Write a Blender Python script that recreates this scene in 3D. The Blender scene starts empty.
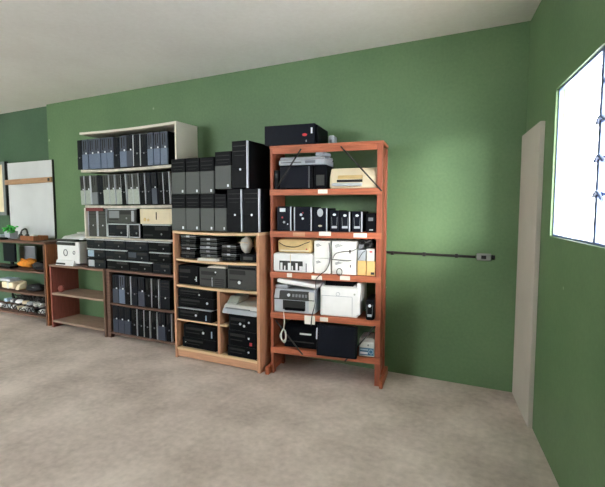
import bpy, bmesh, math, random
from mathutils import Vector, Matrix, noise
random.seed(7)
SC = bpy.context.scene
COL = SC.collection
R_ = math.radians

# ------------------------------------------------------------------ camera
FPX, EYE = 430.0, 1.5
PITCH, YAW = math.atan((243.5 - 210) / FPX), R_(26.5)
FW = Vector((-math.sin(YAW) * math.cos(PITCH), math.cos(YAW) * math.cos(PITCH), -math.sin(PITCH)))
RT = Vector((math.cos(YAW), math.sin(YAW), 0))
UP = RT.cross(FW)
EYEP = Vector((0, 0, EYE))
cd = bpy.data.cameras.new('camera'); cam = bpy.data.objects.new('camera', cd); COL.objects.link(cam)
cd.sensor_fit = 'HORIZONTAL'; cd.sensor_width = 36; cd.lens = FPX / 605 * 36
M = Matrix((RT, UP, -FW)).transposed().to_4x4(); M.translation = EYEP
cam.matrix_world = M; cd.clip_start = 0.05; cd.clip_end = 200
SC.camera = cam


class Front:
    """front face of a shelf unit: origin, turn; gives metres along it for a measured photo column/row"""
    def __init__(s, x, y, deg=0):
        s.o = Vector((x, y, 0)); s.a = R_(deg)
        s.u = Vector((math.cos(s.a), math.sin(s.a), 0)); s.v = Vector((-math.sin(s.a), math.cos(s.a), 0))

    def U(s, px, z, dv=0):
        b = s.o + s.v * dv + Vector((0, 0, z)) - EYEP; a = px - 302.5
        return (a * b.dot(FW) - FPX * b.dot(RT)) / (FPX * s.u.dot(RT) - a * s.u.dot(FW))

    def Z(s, u, py, dv=0):
        b = s.o + s.v * dv + s.u * u - EYEP; a = -(py - 243.5)
        zx = Vector((0, 0, 1))
        return (a * b.dot(FW) - FPX * b.dot(UP)) / (FPX * zx.dot(UP) - a * zx.dot(FW))

    def P(s, u, v=0, z=0):
        return s.o + s.u * u + s.v * v + Vector((0, 0, z))


WHITE = Front(0, 3.44); BROWN = Front(0, 3.44); LOW = Front(0, 3.42); FAR = Front(0, 3.44)
CAB = Front(0, 3.27); RACK = Front(-1.985, 3.335, 8)


# ------------------------------------------------------------------ materials
def lin(c):
    return tuple(((v / 255) / 12.92 if v / 255 <= .04045 else ((v / 255 + .055) / 1.055) ** 2.4) for v in c)


MATS = {}
def mat(name, rgb, rough=.5, metal=0, var=.12, scale=30, bump=0, spec=.5):
    if name in MATS: return MATS[name]
    m = bpy.data.materials.new(name); m.use_nodes = True; nt = m.node_tree; N = nt.nodes; L = nt.links
    b = N['Principled BSDF']; b.inputs['Roughness'].default_value = rough; b.inputs['Metallic'].default_value = metal
    b.inputs['Specular IOR Level'].default_value = spec
    tc = N.new('ShaderNodeTexCoord'); n = N.new('ShaderNodeTexNoise'); n.inputs['Scale'].default_value = scale
    n.inputs['Detail'].default_value = 4
    L.new(tc.outputs['Object'], n.inputs['Vector'])
    r = N.new('ShaderNodeValToRGB'); c = lin(rgb)
    r.color_ramp.elements[0].position = .3; r.color_ramp.elements[1].position = .7
    r.color_ramp.elements[0].color = tuple(max(0, v * (1 - var)) for v in c) + (1,)
    r.color_ramp.elements[1].color = tuple(min(1, v * (1 + var)) for v in c) + (1,)
    L.new(n.outputs['Fac'], r.inputs['Fac']); L.new(r.outputs['Color'], b.inputs['Base Color'])
    if bump:
        bp = N.new('ShaderNodeBump'); bp.inputs['Strength'].default_value = bump; bp.inputs['Distance'].default_value = .01
        L.new(n.outputs['Fac'], bp.inputs['Height']); L.new(bp.outputs['Normal'], b.inputs['Normal'])
    MATS[name] = m
    return m


def wood(name, rgb, rough=.5, var=.28, axis=0, scale=5):
    if name in MATS: return MATS[name]
    m = mat(name, rgb, rough, 0, var, scale); nt = m.node_tree; N = nt.nodes; L = nt.links
    mp = N.new('ShaderNodeMapping'); s = [14, 14, 14]; s[axis] = 1.2
    mp.inputs['Scale'].default_value = s
    tc = [n for n in N if n.type == 'TEX_COORD'][0]; nz = [n for n in N if n.type == 'TEX_NOISE'][0]
    L.new(tc.outputs['Object'], mp.inputs['Vector']); L.new(mp.outputs['Vector'], nz.inputs['Vector'])
    nz.inputs['Distortion'].default_value = .6
    return m


def surface(name, rgb, rgb2, rough, scale, fine, bump, spec=.5, specks=None):
    """big blotches + fine grain (walls and floor)"""
    m = bpy.data.materials.new(name); m.use_nodes = True; nt = m.node_tree; N = nt.nodes; L = nt.links
    b = N['Principled BSDF']; b.inputs['Roughness'].default_value = rough; b.inputs['Specular IOR Level'].default_value = spec
    tc = N.new('ShaderNodeTexCoord')
    n1 = N.new('ShaderNodeTexNoise'); n1.inputs['Scale'].default_value = scale; n1.inputs['Detail'].default_value = 6
    n2 = N.new('ShaderNodeTexNoise'); n2.inputs['Scale'].default_value = fine; n2.inputs['Detail'].default_value = 3
    for n in (n1, n2): L.new(tc.outputs['Object'], n.inputs['Vector'])
    ad = N.new('ShaderNodeMath'); ad.operation = 'MULTIPLY_ADD'; ad.inputs[1].default_value = .45
    L.new(n2.outputs['Fac'], ad.inputs[0]); L.new(n1.outputs['Fac'], ad.inputs[2])
    r = N.new('ShaderNodeValToRGB'); r.color_ramp.elements[0].position = .5; r.color_ramp.elements[1].position = .95
    r.color_ramp.elements[0].color = lin(rgb) + (1,); r.color_ramp.elements[1].color = lin(rgb2) + (1,)
    L.new(ad.outputs[0], r.inputs['Fac'])
    out = r.outputs['Color']
    if specks:
        v = N.new('ShaderNodeTexVoronoi'); v.inputs['Scale'].default_value = 2.2
        L.new(tc.outputs['Object'], v.inputs['Vector'])
        lt = N.new('ShaderNodeMath'); lt.operation = 'LESS_THAN'; lt.inputs[1].default_value = .035
        L.new(v.outputs['Distance'], lt.inputs[0])
        mx = N.new('ShaderNodeMixRGB'); mx.inputs['Color2'].default_value = lin(specks) + (1,)
        L.new(lt.outputs[0], mx.inputs['Fac']); L.new(out, mx.inputs['Color1']); out = mx.outputs['Color']
    L.new(out, b.inputs['Base Color'])
    bp = N.new('ShaderNodeBump'); bp.inputs['Strength'].default_value = bump; bp.inputs['Distance'].default_value = .01
    L.new(ad.outputs[0], bp.inputs['Height']); L.new(bp.outputs['Normal'], b.inputs['Normal'])
    MATS[name] = m
    return m


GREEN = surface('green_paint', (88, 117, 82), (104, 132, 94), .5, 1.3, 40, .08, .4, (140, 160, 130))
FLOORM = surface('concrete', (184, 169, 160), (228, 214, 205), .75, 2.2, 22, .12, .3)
GREEN2 = surface('dark_green_wall', (64, 90, 70), (76, 103, 80), .5, 1.3, 40, .08, .4, (120, 140, 120))  # darker green for the recessed left section of the back wall
CEILM = surface('ceiling_paint', (226, 225, 222), (238, 238, 236), .9, 1.0, 30, .03, .2)
BLACK = mat('black_plastic', (15, 16, 20), .4, 0, .2, 20, 0, .06)
BLACKM = mat('black_steel', (12, 13, 16), .5, .0, .2, 12, 0, .08)
NAVY = mat('dark_blue_plastic', (18, 21, 31), .4, 0, .12, 30, 0, .12)
SLATE = mat('slate_blue_plastic', (50, 57, 76), .4, 0, .15, 60)
SLATE2 = mat('pale_slate_plastic', (94, 108, 132), .45, 0, .12, 80)
CHAR = mat('charcoal_plastic', (46, 47, 46), .5, 0, .15, 60)
SAGE = mat('pale_grey_green_plastic', (160, 168, 160), .5, 0, .12, 60)
GREY = mat('grey_mesh_plastic', (80, 84, 83), .5, 0, .08, 150, 0, .3)
SILVER = mat('silver_trim', (190, 194, 202), .35, .3, .06, 40)
BADGE = mat('badge_white', (222, 228, 235), .35, .1, .04)
PALEBLUE = mat('pale_blue_sticker', (160, 185, 205), .5)
RED = mat('red_mark', (190, 50, 60), .5)
WHITEP = mat('white_plastic', (236, 237, 238), .4, 0, .04, 10)
OFFW = mat('off_white_plastic', (206, 207, 204), .45, 0, .06, 10)
CREAM = mat('cream_plastic', (222, 208, 178), .45, 0, .06, 10)
BEIGE = mat('beige_plastic', (206, 178, 124), .5, 0, .1, 15)
LGREY = mat('light_grey_plastic', (176, 182, 190), .45, 0, .06, 12)
MGREY = mat('mid_grey_plastic', (120, 124, 130), .45, 0, .08, 12)
PAPER = mat('paper', (230, 226, 218), .8, 0, .05, 20)
CARTON = mat('white_carton', (234, 234, 230), .8, 0, .05, 12)
YCARTON = mat('yellow_carton', (222, 186, 122), .75, 0, .08, 12)
INK = mat('dark_ink', (50, 50, 52), .8)
BLUEL = mat('blue_print', (48, 104, 140), .6, 0, .1)
CABLEB = mat('black_cable', (20, 20, 22), .5)
CABLEW = mat('white_cable', (215, 212, 204), .6)
STEEL = mat('dark_steel', (44, 42, 42), .5, .3)
RACKM = wood('red_brown_wood', (174, 98, 68), .5, .25)
RACKV = wood('red_brown_wood_upright', (152, 82, 58), .5, .25, 2)
TAN = wood('tan_chipboard', (200, 150, 118), .6, .12)
TANV = wood('tan_chipboard_upright', (196, 144, 112), .6, .12, 2)
PALEW = wood('pale_shelf_wood', (222, 190, 148), .6, .1)
WHITEB = mat('white_board_paint', (216, 210, 196), .55, 0, .06, 4)
EDGE = mat('worn_white_edge', (196, 190, 178), .6, 0, .2, 15)
BROWNW = wood('worn_brown_wood', (128, 98, 82), .7, .3)
BROWNV = wood('worn_brown_wood_upright', (112, 84, 70), .7, .3, 2)
DKWOOD = wood('dark_worn_wood', (104, 76, 64), .7, .3)
REDW = wood('reddish_side_wood', (146, 78, 68), .65, .2, 2)
ORBR = wood('orange_brown_wood', (150, 92, 58), .6, .3, 2)
DUSTY = wood('dusty_shelf_wood', (160, 134, 118), .8, .22)
ORANGE = mat('orange_cloth', (232, 148, 52), .9, 0, .15, 25, .4)
LEAF = mat('bright_green_plastic', (58, 176, 70), .5, 0, .2, 30)
DARKC = mat('dark_cloth', (40, 40, 44), .9, 0, .3, 20, .4)
BOARDW = mat('whiteboard_face', (200, 203, 206), .5, 0, .05, 3)
DOORM = mat('beige_door_paint', (196, 186, 178), .6, 0, .05, 3)
DGREY = mat('grey_box_plastic', (128, 132, 130), .5)
DARK = mat('dark_recess', (14, 14, 16), .7)
MAROON = mat('maroon_strip', (110, 44, 44), .7)
FRAMEM = mat('pale_blue_window_steel', (112, 128, 172), .5)


# ------------------------------------------------------------------ mesh helpers
class MB:
    def __init__(s): s.bm = bmesh.new()

    def box(s, x0, x1, y0, y1, z0, z1, bev=0, seg=2, mtx=None):
        t = bmesh.new()
        bmesh.ops.create_cube(t, size=1)
        for v in t.verts:
            v.co = Vector(((x0 + x1) / 2 + v.co.x * (x1 - x0), (y0 + y1) / 2 + v.co.y * (y1 - y0), (z0 + z1) / 2 + v.co.z * (z1 - z0)))
        if bev: bmesh.ops.bevel(t, geom=list(t.edges), offset=bev, segments=seg, affect='EDGES', profile=.5)
        s._add(t, mtx); return s

    def prism(s, pts, x0, x1, bev=0, mtx=None):
        """profile in (y, z) pulled along x"""
        t = bmesh.new()
        a = [t.verts.new((x0, y, z)) for y, z in pts]; b = [t.verts.new((x1, y, z)) for y, z in pts]
        t.faces.new(a); t.faces.new(list(reversed(b)))
        n = len(pts)
        for i in range(n): t.faces.new((a[(i + 1) % n], a[i], b[i], b[(i + 1) % n]))
        bmesh.ops.recalc_face_normals(t, faces=list(t.faces))
        if bev: bmesh.ops.bevel(t, geom=list(t.edges), offset=bev, segments=2, affect='EDGES', profile=.5)
        s._add(t, mtx); return s

    def disc(s, x, z, r, y, t_=.004, n=16, rz=None):
        """short cylinder on a front face, axis along y"""
        t = bmesh.new()
        bmesh.ops.create_cone(t, cap_ends=True, segments=n, radius1=r, radius2=r, depth=t_)
        m = Matrix.Translation((x, y, z)) @ Matrix.Rotation(R_(90), 4, 'X')
        if rz: m = m @ Matrix.Diagonal((1, rz / r, 1, 1))
        s._add(t, m); return s

    def ring(s, x, z, r, y, w=.006):
        pts = [(x + r * math.cos(a), y, z + r * math.sin(a)) for a in [i * math.pi / 10 for i in range(21)]]
        return s.tube(pts, w / 2, smooth=False)

    def tube(s, pts, r, n=6, smooth=True):
        pts = [Vector(p) for p in pts]
        if smooth and len(pts) > 2:
            q = []
            for i in range(len(pts) - 1):
                p0 = pts[max(i - 1, 0)]; p1 = pts[i]; p2 = pts[i + 1]; p3 = pts[min(i + 2, len(pts) - 1)]
                for k in range(5):
                    t = k / 5
                    q.append(.5 * ((2 * p1) + (p2 - p0) * t + (2 * p0 - 5 * p1 + 4 * p2 - p3) * t * t + (3 * p1 - p0 - 3 * p2 + p3) * t ** 3))
            q.append(pts[-1]); pts = q
        rings = []
        for i, p in enumerate(pts):
            d = (pts[min(i + 1, len(pts) - 1)] - pts[max(i - 1, 0)]).normalized()
            h = Vector((0, 0, 1)) if abs(d.z) < .9 else Vector((1, 0, 0))
            a = d.cross(h).normalized(); b = d.cross(a)
            rings.append([s.bm.verts.new(p + (a * math.cos(k * 2 * math.pi / n) + b * math.sin(k * 2 * math.pi / n)) * r) for k in range(n)])
        for i in range(len(rings) - 1):
            for k in range(n):
                s.bm.faces.new((rings[i][k], rings[i][(k + 1) % n], rings[i + 1][(k + 1) % n], rings[i + 1][k]))
        s.bm.faces.new(rings[0]); s.bm.faces.new(list(reversed(rings[-1])))
        return s

    def blob(s, c, r, seed=0, amp=.15, sub=3, flat=None):
        t = bmesh.new(); bmesh.ops.create_icosphere(t, subdivisions=sub, radius=1)
        for v in t.verts:
            k = 1 + amp * noise.noise(v.co * 1.7 + Vector((seed * 3.1, seed, 0)))
            v.co = Vector((c[0] + v.co.x * r[0] * k, c[1] + v.co.y * r[1] * k, c[2] + v.co.z * r[2] * k))
            if flat is not None: v.co.z = max(v.co.z, flat)
        s._add(t, None, True); return s

    def _add(s, t, mtx=None, smooth=False):
        if mtx is not None: t.transform(mtx)
        if smooth:
            for f in t.faces: f.smooth = True
        me = bpy.data.meshes.new('tmp'); t.to_mesh(me); t.free(); s.bm.from_mesh(me); bpy.data.meshes.remove(me)

    def build(s, name, m, parent=None, label=None):
        me = bpy.data.meshes.new(name); bmesh.ops.recalc_face_normals(s.bm, faces=list(s.bm.faces)); s.bm.to_mesh(me); s.bm.free()
        me.materials.append(m)
        o = bpy.data.objects.new(name, me); COL.objects.link(o)
        if parent is not None: o.parent = parent
        if label: o['label'] = label
        return o


def B(*a, **k): return MB().box(*a, **k)


def tag(o, label, cat, group=None, kind=None):
    o['label'] = label; o['category'] = cat
    if group: o['group'] = group
    if kind: o['kind'] = kind
    return o


def thing(name, label, cat, loc, rz=0, group=None, ry=0, rx=0):
    o = bpy.data.objects.new(name, None); COL.objects.link(o); o.empty_display_size = .05
    o.location = loc; o.rotation_euler = (rx, ry, rz)
    return tag(o, label, cat, group)


def struct(name, mb, m):
    o = mb.build(name, m); o['kind'] = 'structure'; return o


ORD = ['first', 'second', 'third', 'fourth', 'fifth', 'sixth', 'seventh', 'eighth', 'ninth', 'tenth', 'eleventh', 'twelfth', 'thirteenth', 'fourteenth', 'fifteenth']

# ------------------------------------------------------------------ the room
WY = 3.85; CEIL = 2.95; CX = .04
struct('floor', B(-11, 3, -3.6, 4.2, -.1, 0), FLOORM)
struct('wall_back', B(-5.87, CX + .045, WY, WY + .2, 0, CEIL), GREEN)
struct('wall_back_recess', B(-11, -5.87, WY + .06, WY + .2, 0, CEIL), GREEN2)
struct('ceiling', B(-11, 3, -3.6, 4.2, CEIL, CEIL + .12), CEILM)
struct('unseen_wall_rear', MB().box(-4.2, 3, -3.75, -3.6, 0, CEIL).box(-9.2, -8.0, -3.75, -3.6, 0, CEIL).box(-8.0, -4.2, -3.75, -3.6, 0, 1.5), GREEN)  # unseen wall, added with a high opening shaped to steer sky light in
struct('unseen_wall_left', B(-9.2, -9.0, -3.6, 4.0, 0, CEIL), GREEN)  # unseen wall, added to block side light from the left end
# right wall, splayed ten degrees, with its window opening
wa = R_(9.9)
WM = Matrix.Translation((CX, WY, 0)) @ Matrix.Rotation(-R_(90) + wa, 4, 'Z')    # local x runs along the wall to the camera, local y points out of the room
S0, S1, SILL, HEAD = .83, 2.75, 1.34, 2.22
mb = MB()
mb.box(-.1, S0, 0, .05, 0, CEIL, mtx=WM); mb.box(S1, 9, 0, .05, 0, CEIL, mtx=WM)
mb.box(S0, S1, 0, .05, 0, SILL, mtx=WM); mb.box(S0, S1, 0, .05, HEAD, CEIL, mtx=WM)
struct('wall_right', mb, GREEN)
mb = MB()
for (a, b) in ((S0, S0 + .012), (1.51, 1.542), (2.2, 2.23), (S1 - .012, S1)): mb.box(a, b, .015, .035, SILL, HEAD, mtx=WM)
mb.box(S0, S1, .015, .035, SILL, SILL + .012, mtx=WM); mb.box(S0, S1, .015, .035, HEAD - .012, HEAD, mtx=WM)
win = struct('window_1', mb, FRAMEM)
mb = MB()
for z in (1.56, 1.72, 1.89, 2.06): mb.box(1.542, S1 - .012, .018, .032, z, z + .018, mtx=WM)
mb.build('glazing_bar', FRAMEM, win)
mb = MB()
for z in (1.56, 1.72, 1.89): mb.tube([WM @ Vector((1.50, .012, z + .0)), WM @ Vector((1.58, .0, z + .02)), WM @ Vector((1.68, -.01, z - .02))], .009)
mb.build('window_latch', FRAMEM, win)
gm = bpy.data.materials.new('window_glass'); gm.use_nodes = True; nt = gm.node_tree
for n in list(nt.nodes): nt.nodes.remove(n)
o_ = nt.nodes.new('ShaderNodeOutputMaterial'); t_ = nt.nodes.new('ShaderNodeBsdfTransparent'); g_ = nt.nodes.new('ShaderNodeBsdfGlossy')
g_.inputs['Roughness'].default_value = .1; mx_ = nt.nodes.new('ShaderNodeMixShader'); mx_.inputs[0].default_value = .06
nt.links.new(t_.outputs[0], mx_.inputs[1]); nt.links.new(g_.outputs[0], mx_.inputs[2]); nt.links.new(mx_.outputs[0], o_.inputs[0])
B(S0 + .012, S1 - .012, .023, .026, SILL + .012, HEAD - .012, mtx=WM).build('pane', gm, win)
# door leaf in the right wall beside the corner
dr = struct('door_1', MB().box(.005, .60, -.03, .0, 0.0, 2.08, bev=.003, mtx=WM), DOORM)

# conduit and socket
t = thing('cable_conduit', 'dark horizontal conduit pipe running along the green wall right of the red rack', 'conduit', (-.7, WY - .012, 1.112))
MB().tube([(-.42, 0, .006), (.40, 0, -.002)], .011, 8, False).build('pipe', STEEL, t)
mb = MB()
for x in (-.3, -.02, .25): mb.box(x - .012, x + .012, -.014, .012, -.016, .018, .002)
mb.build('clip', STEEL, t)
t = thing('wall_socket', 'small grey surface socket box at the right end of the wall conduit', 'socket', (-.236, WY, 1.085))
B(-.055, .055, -.04, 0, 0, .055, .005).build('box', DGREY, t)
B(-.018, .02, -.043, -.039, .014, .042).build('outlet', DARK, t)
B(.058, .085, -.02, 0, .01, .045, .004).build('side_plug', STEEL, t)


# ------------------------------------------------------------------ computers
def pc(root, w, h, d, style, flat=False):
    """front at y=0 facing -y; standing case, or lying when flat"""
    S = {'blue': (SLATE, SLATE2, None), 'sage': (CHAR, SAGE, 'R'), 'black': (BLACK, BLACK, 'R'), 'frame': (NAVY, NAVY, 'LR'),
         'dark': (NAVY, NAVY, None), 'navy': (NAVY, SLATE, None), 'hp': (BLACK, GREY, None), 'grey': (CHAR, MGREY, 'L'), 'seam': (NAVY, NAVY, 'T'), 'mix': (CHAR, CHAR, 'LR')}[style]
    up, lo, edge = S
    B(-w / 2, w / 2, .018, d, 0, h, .003).build('case', BLACKM, root)
    g = .0015
    if not flat:
        k = .5 if style in ('blue', 'sage', 'navy') else (.62 if style == 'hp' else .42)
        ub = MB().box(-w / 2 + g, w / 2 - g, 0, .018, h * k, h - g, .004).build('upper_bezel', up, root)
        lb = MB().box(-w / 2 + g, w / 2 - g, -.002, .018, g, h * k, .004).build('lower_bezel', lo, root)
        m = MB()
        if w > .13:
            m.box(-w * .4, w * .4, -.004, .002, h * .88, h * .90); m.box(-w * .4, w * .4, -.004, .002, h * .77, h * .79); m.box(-w * .3, w * .3, -.004, .002, h * .69, h * .70)
        else:
            m.box(-w * .22, -w * .10, -.003, .002, h * .60, h * .94); m.box(w * .12, w * .2, -.003, .002, h * .66, h * .94)
        m.build('drive_bay', DARK, ub)
        if style == 'hp':
            B(w * .26, w * .36, -.005, .0, h * .05, h * .12).build('sticker', BADGE, lb)
        elif style in ('blue', 'sage', 'navy'):
            MB().disc(w * .22, h * .53, w * .10, -.003).build('badge', BADGE, ub)
        else:
            MB().disc(w * .05, h * .40, w * (.09 if w < .13 else .06), -.003).build('badge', MGREY if w < .13 else BADGE, lb)
        if edge:
            m = MB()
            if 'R' in edge: m.box(w / 2 - (.008 if style != 'sage' else .004), w / 2 + .001, -.006, .02, .004, h - .004, .001)
            if 'L' in edge: m.box(-w / 2 - .001, -w / 2 + .008, -.006, .02, .004, h - .004, .002)
            m.build('silver_edge', SILVER, root)
    else:
        fb = MB().box(-w / 2 + g, w / 2 - g, 0, .018, g, h - g, .004).build('front_bezel', up, root)
        B(-w * .05, w * .42, -.003, .002, h * .60, h * .85).build('drive_bay', DARK, fb); B(-w * .45, -w * .12, -.003, .002, h * .2, h * .3).build('slot', DARK, fb)
        MB().disc(w * .18, h * .34, min(w, h) * .07, -.003).build('badge', MGREY, fb)
        if lo is not up: B(-w * .44, -w * .08, -.003, .002, h * .35, h * .85).build('vent_panel', lo, fb)
        if edge:
            m = MB(); m.box(-w / 2, w / 2, -.005, .02, h - .012, h, .002); m.build('silver_edge', SILVER, root)


DESC = {'blue': 'blue front, paler lower half', 'sage': 'charcoal front, pale lower half', 'black': 'black, silver edge',
        'frame': 'silver edges', 'dark': 'plain dark front', 'navy': 'dark front, slate lower half', 'hp': 'black bays over grey panel', 'grey': 'grey front', 'seam': 'dark front', 'mix': 'charcoal, silver edges'}


def row(front, items, z, h, d, where, group, name, cat='computer', dv=.02, tilts=None, kind='slim'):
    for i, it in enumerate(items):
        x0, x1, st = it[:3]
        a = front.U(x0, z + h / 2, dv); b = front.U(x1, z + h / 2, dv)
        hh = h * (it[3] if len(it) > 3 else 1)
        tl = tilts[i] if tilts else 0
        w = b - a - .004 - hh * 0
        p = front.P((a + b) / 2, dv + random.uniform(0, .012), z + .001 + (abs(math.sin(tl)) * w / 2))
        r = thing(name, f'{ORD[i]} {kind} computer from left {where}, {DESC[st]}', cat, p, front.a, group, ry=tl)
        pc(r, w, hh, d, st)


# ------------------------------------------------------------------ white bookcase standing on the desktop layer
ZB = 1.165
WL, WR = -4.655, -3.165
t = thing('white_bookcase', 'tall white painted bookcase full of computers, standing on a layer of black desktops', 'bookcase', (0, 0, 0))
def wob(mb, x0, x1, y0, y1, z0, z1, sag, n=10):
    for i in range(n):
        a = x0 + (x1 - x0) * i / n; b = x0 + (x1 - x0) * (i + 1) / n
    t_ = bmesh.new(); bmesh.ops.create_cube(t_, size=1)
    bmesh.ops.subdivide_edges(t_, edges=[e for e in t_.edges if abs(e.verts[0].co.x - e.verts[1].co.x) > .5], cuts=n)
    for v in t_.verts:
        k = v.co.x
        v.co = Vector(((x0 + x1) / 2 + k * (x1 - x0), (y0 + y1) / 2 + v.co.y * (y1 - y0), (z0 + z1) / 2 + v.co.z * (z1 - z0) - sag * (1 - 4 * k * k)))
    mb._add(t_); return mb
WD = 3.77
wob(MB(), WL, WR, 3.44, WD, 2.385, 2.41, .012).build('top_board', WHITEB, t)
B(WR - .022, WR, 3.44, WD, ZB, 2.386).build('side_panel', WHITEB, t)
B(WL + .03, WL + .052, 3.44, WD, ZB, 1.526).build('side_panel', WHITEB, t)
B(WL + .06, WL + .10, WD - .02, WD, 1.552, 1.945).build('rear_post', EDGE, t); B(WL + .06, WL + .10, WD - .02, WD, 1.97, 2.385).build('rear_post', EDGE, t)
wob(MB(), WL, WR - .022, 3.44, WD, 1.945, 1.975, .012).build('shelf', EDGE, t)
wob(MB(), WL + .052, WR - .022, 3.44, WD, 1.528, 1.556, .008).build('shelf', EDGE, t)
B(WL + .052, WR - .022, 3.44, WD, ZB, ZB + .018).build('bottom_board', EDGE, t)
B(WL + .07, -4.29, 3.432, 3.44, 1.487, 1.527).build('maroon_strip', MAROON, t)

r1 = [(77, 81.6, 'dark'), (81.8, 88, 'blue'), (88, 94, 'blue'), (94, 100.3, 'blue'), (100.3, 106.4, 'blue'), (106.4, 113.2, 'blue'), (113.2, 119, 'dark', .97), (119, 126.3, 'blue'), (126.3, 132.7, 'navy'),
      (132.7, 140.3, 'frame'), (140.3, 147, 'dark', .98), (147, 153.2, 'blue'), (153.2, 159.6, 'blue'), (159.6, 166.8, 'blue')]
row(WHITE, r1, 1.977, .35, .28, "on bookcase's top shelf", 'slim computers on the top shelf of the white bookcase', 'slim_computer', dv=.015)
r2 = [(80.6, 85.2, 'sage'), (85.2, 91, 'sage'), (91, 97.2, 'grey'), (97.2, 103, 'dark', .97), (103, 109.5, 'sage'), (109.5, 115.5, 'sage'), (115.5, 121.5, 'sage'), (121.5, 127, 'black'), (127, 133, 'sage'), (133, 139.5, 'sage'),
      (139.5, 146, 'black'), (146, 151.5, 'dark'), (151.5, 157.5, 'navy'), (157.5, 163.8, 'black'), (163.8, 170.5, 'black')]
row(WHITE, r2, 1.558, .345, .28, "on bookcase's middle shelf", 'slim computers on the middle shelf of the white bookcase', 'slim_computer', dv=.015, tilts=[-R_(2.6)] * 15)
# lower compartment
z = ZB + .02
r3 = [(88, 97, 'mix'), (97.5, 106.5, 'mix')]
row(WHITE, r3, z, .332, .30, "in bookcase's bottom compartment", 'grey computers in the bottom compartment', 'slim_computer', dv=.02, kind='grey')
def lying(front, x0, x1, z, h, d, style, name, label, dv=.02, group=None, rz=0, bez=None):
    a = front.U(x0, z + h / 2, dv); b = front.U(x1, z + h / 2, dv)
    r = thing(name, label, 'computer', front.P((a + b) / 2, dv, z + .001), front.a + rz, group)
    pc(r, b - a - .004, h - .002, d, style, True)
    return r, b - a
def frame_front(r, w, h):
    m = MB()
    for a, b, c, d_ in ((-w / 2 + .004, w / 2 - .004, .004, .016), (-w / 2 + .004, w / 2 - .004, h - .018, h - .006), (-w / 2 + .004, -w / 2 + .016, .004, h - .006), (w / 2 - .016, w / 2 - .004, .004, h - .006)):
        m.box(a, b, -.007, .004, c, d_, .003)
    m.build('silver_frame', SILVER, r)
g = 'computers lying in the bottom compartment of the bookcase'
r, w = lying(WHITE, 107.5, 128.3, z, .165, .34, 'dark', 'lying_computer', 'dark computer lying down with rounded silver frame, beside two grey computers', group=g); frame_front(r, w, .165)
r, w = lying(WHITE, 128.6, 140.5, z, .165, .34, 'dark', 'lying_computer', 'narrow dark silver-framed computer lying between wider framed one and black one', group=g); frame_front(r, w, .165)
r, w = lying(WHITE, 107.5, 136, z + .166, .165, .34, 'grey', 'lying_computer', 'wide charcoal grey computer lying on top of two silver-framed computers', group=g)
B(w / 2 - .07, w / 2 - .03, -.006, .003, .02, .14, .004).build('light_strip', LGREY, r)
r, w = lying(WHITE, 142.5, 171, z, .16, .34, 'black', 'lying_computer', 'plain black computer lying underneath the cream computer case', group=g)
a = WHITE.U(139.5, 1.43, .0); b = WHITE.U(174, 1.43, .0)
r = thing('cream_computer', 'cream yellowed computer case lying on a black one in the white bookcase', 'computer', WHITE.P((a + b) / 2, .005, z + .161), 0, g)
w = b - a; B(-w / 2, w / 2, .02, .36, 0, .168, .004).build('case', OFFW, r); B(-w / 2, w / 2 - .03, 0, .02, .002, .166, .006).build('front_bezel', CREAM, r)
B(-.01, .0, -.003, .002, .05, .13).build('drive_slot', DARK, r)
MB().disc(-w * .35, .05, .02, -.001, .004).disc(-w * .25, .045, .015, -.001, .004).build('button', BEIGE, r)
B(w * .10, w * .38, -.002, .002, .02, .155, .003).build('bay_cover', CREAM, r)

# ------------------------------------------------------------------ layer of desktops under the bookcase
ZL = .812
lay = [[(86.5, 105, 'seam'), (105.2, 125.3, 'seam'), (125.5, 148, 'seam'), (148.2, 171, 'black')],
       [(86.5, 105, 'seam'), (105.2, 127, 'seam'), (127.2, 149, 'navy'), (149.2, 171, 'black')],
       [(87, 105.8, 'dark'), (107, 129.5, 'black'), (129.7, 152.5, 'black'), (152.7, 171, 'dark')]]
nm = ['top', 'middle', 'bottom']
for k in (2, 1, 0):
    zz = ZL + (2 - k) * .1165
    for i, (x0, x1, st) in enumerate(lay[k]):
        r, w = lying(WHITE, x0, x1, zz, .116, .36, st, 'desktop_computer', f'{ORD[i]} flat desktop computer from left in {nm[k]} layer under white bookcase', group='flat desktop computers stacked under the white bookcase', dv=.0)
        if i == 0 and k: B(-w * .40, -w * .08, -.005, .001, .02, .095).build('white_sticker', LGREY if k == 2 else PALEBLUE, r)

# ------------------------------------------------------------------ low brown shelf under the layer
t = thing('low_brown_shelf', 'low worn brown shelf holding two rows of black towers beneath the desktop layer', 'shelf', (0, 0, 0))
BL, BR = -4.285, -3.19
for x in (BL, BR - .05):
    B(x, x + .05, 3.44, 3.49, 0, .781).build('leg', DKWOOD, t); B(x, x + .05, 3.77, 3.82, 0, .781).build('leg', DKWOOD, t)
B(BL, BR, 3.44, 3.83, .782, .808).build('top_board', DKWOOD, t)
wob(MB(), BL + .051, BR - .051, 3.445, 3.82, .395, .415, .004).build('shelf', DKWOOD, t)
B(BL + .051, BR - .051, 3.445, 3.82, .045, .07).build('shelf', DKWOOD, t)
ra = [(112, 118.2, 'navy'), (118.2, 124.5, 'blue'), (124.5, 131.2, 'black'), (131.2, 137.5, 'dark'), (137.5, 144.4, 'navy'), (144.4, 151.5, 'black'), (151.7, 159, 'black'), (159.5, 170, 'dark', .97)]
row(BROWN, ra, .416, .335, .34, "in brown shelf's upper row", 'towers in the upper row of the low brown shelf', 'slim_computer', dv=.015)
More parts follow.
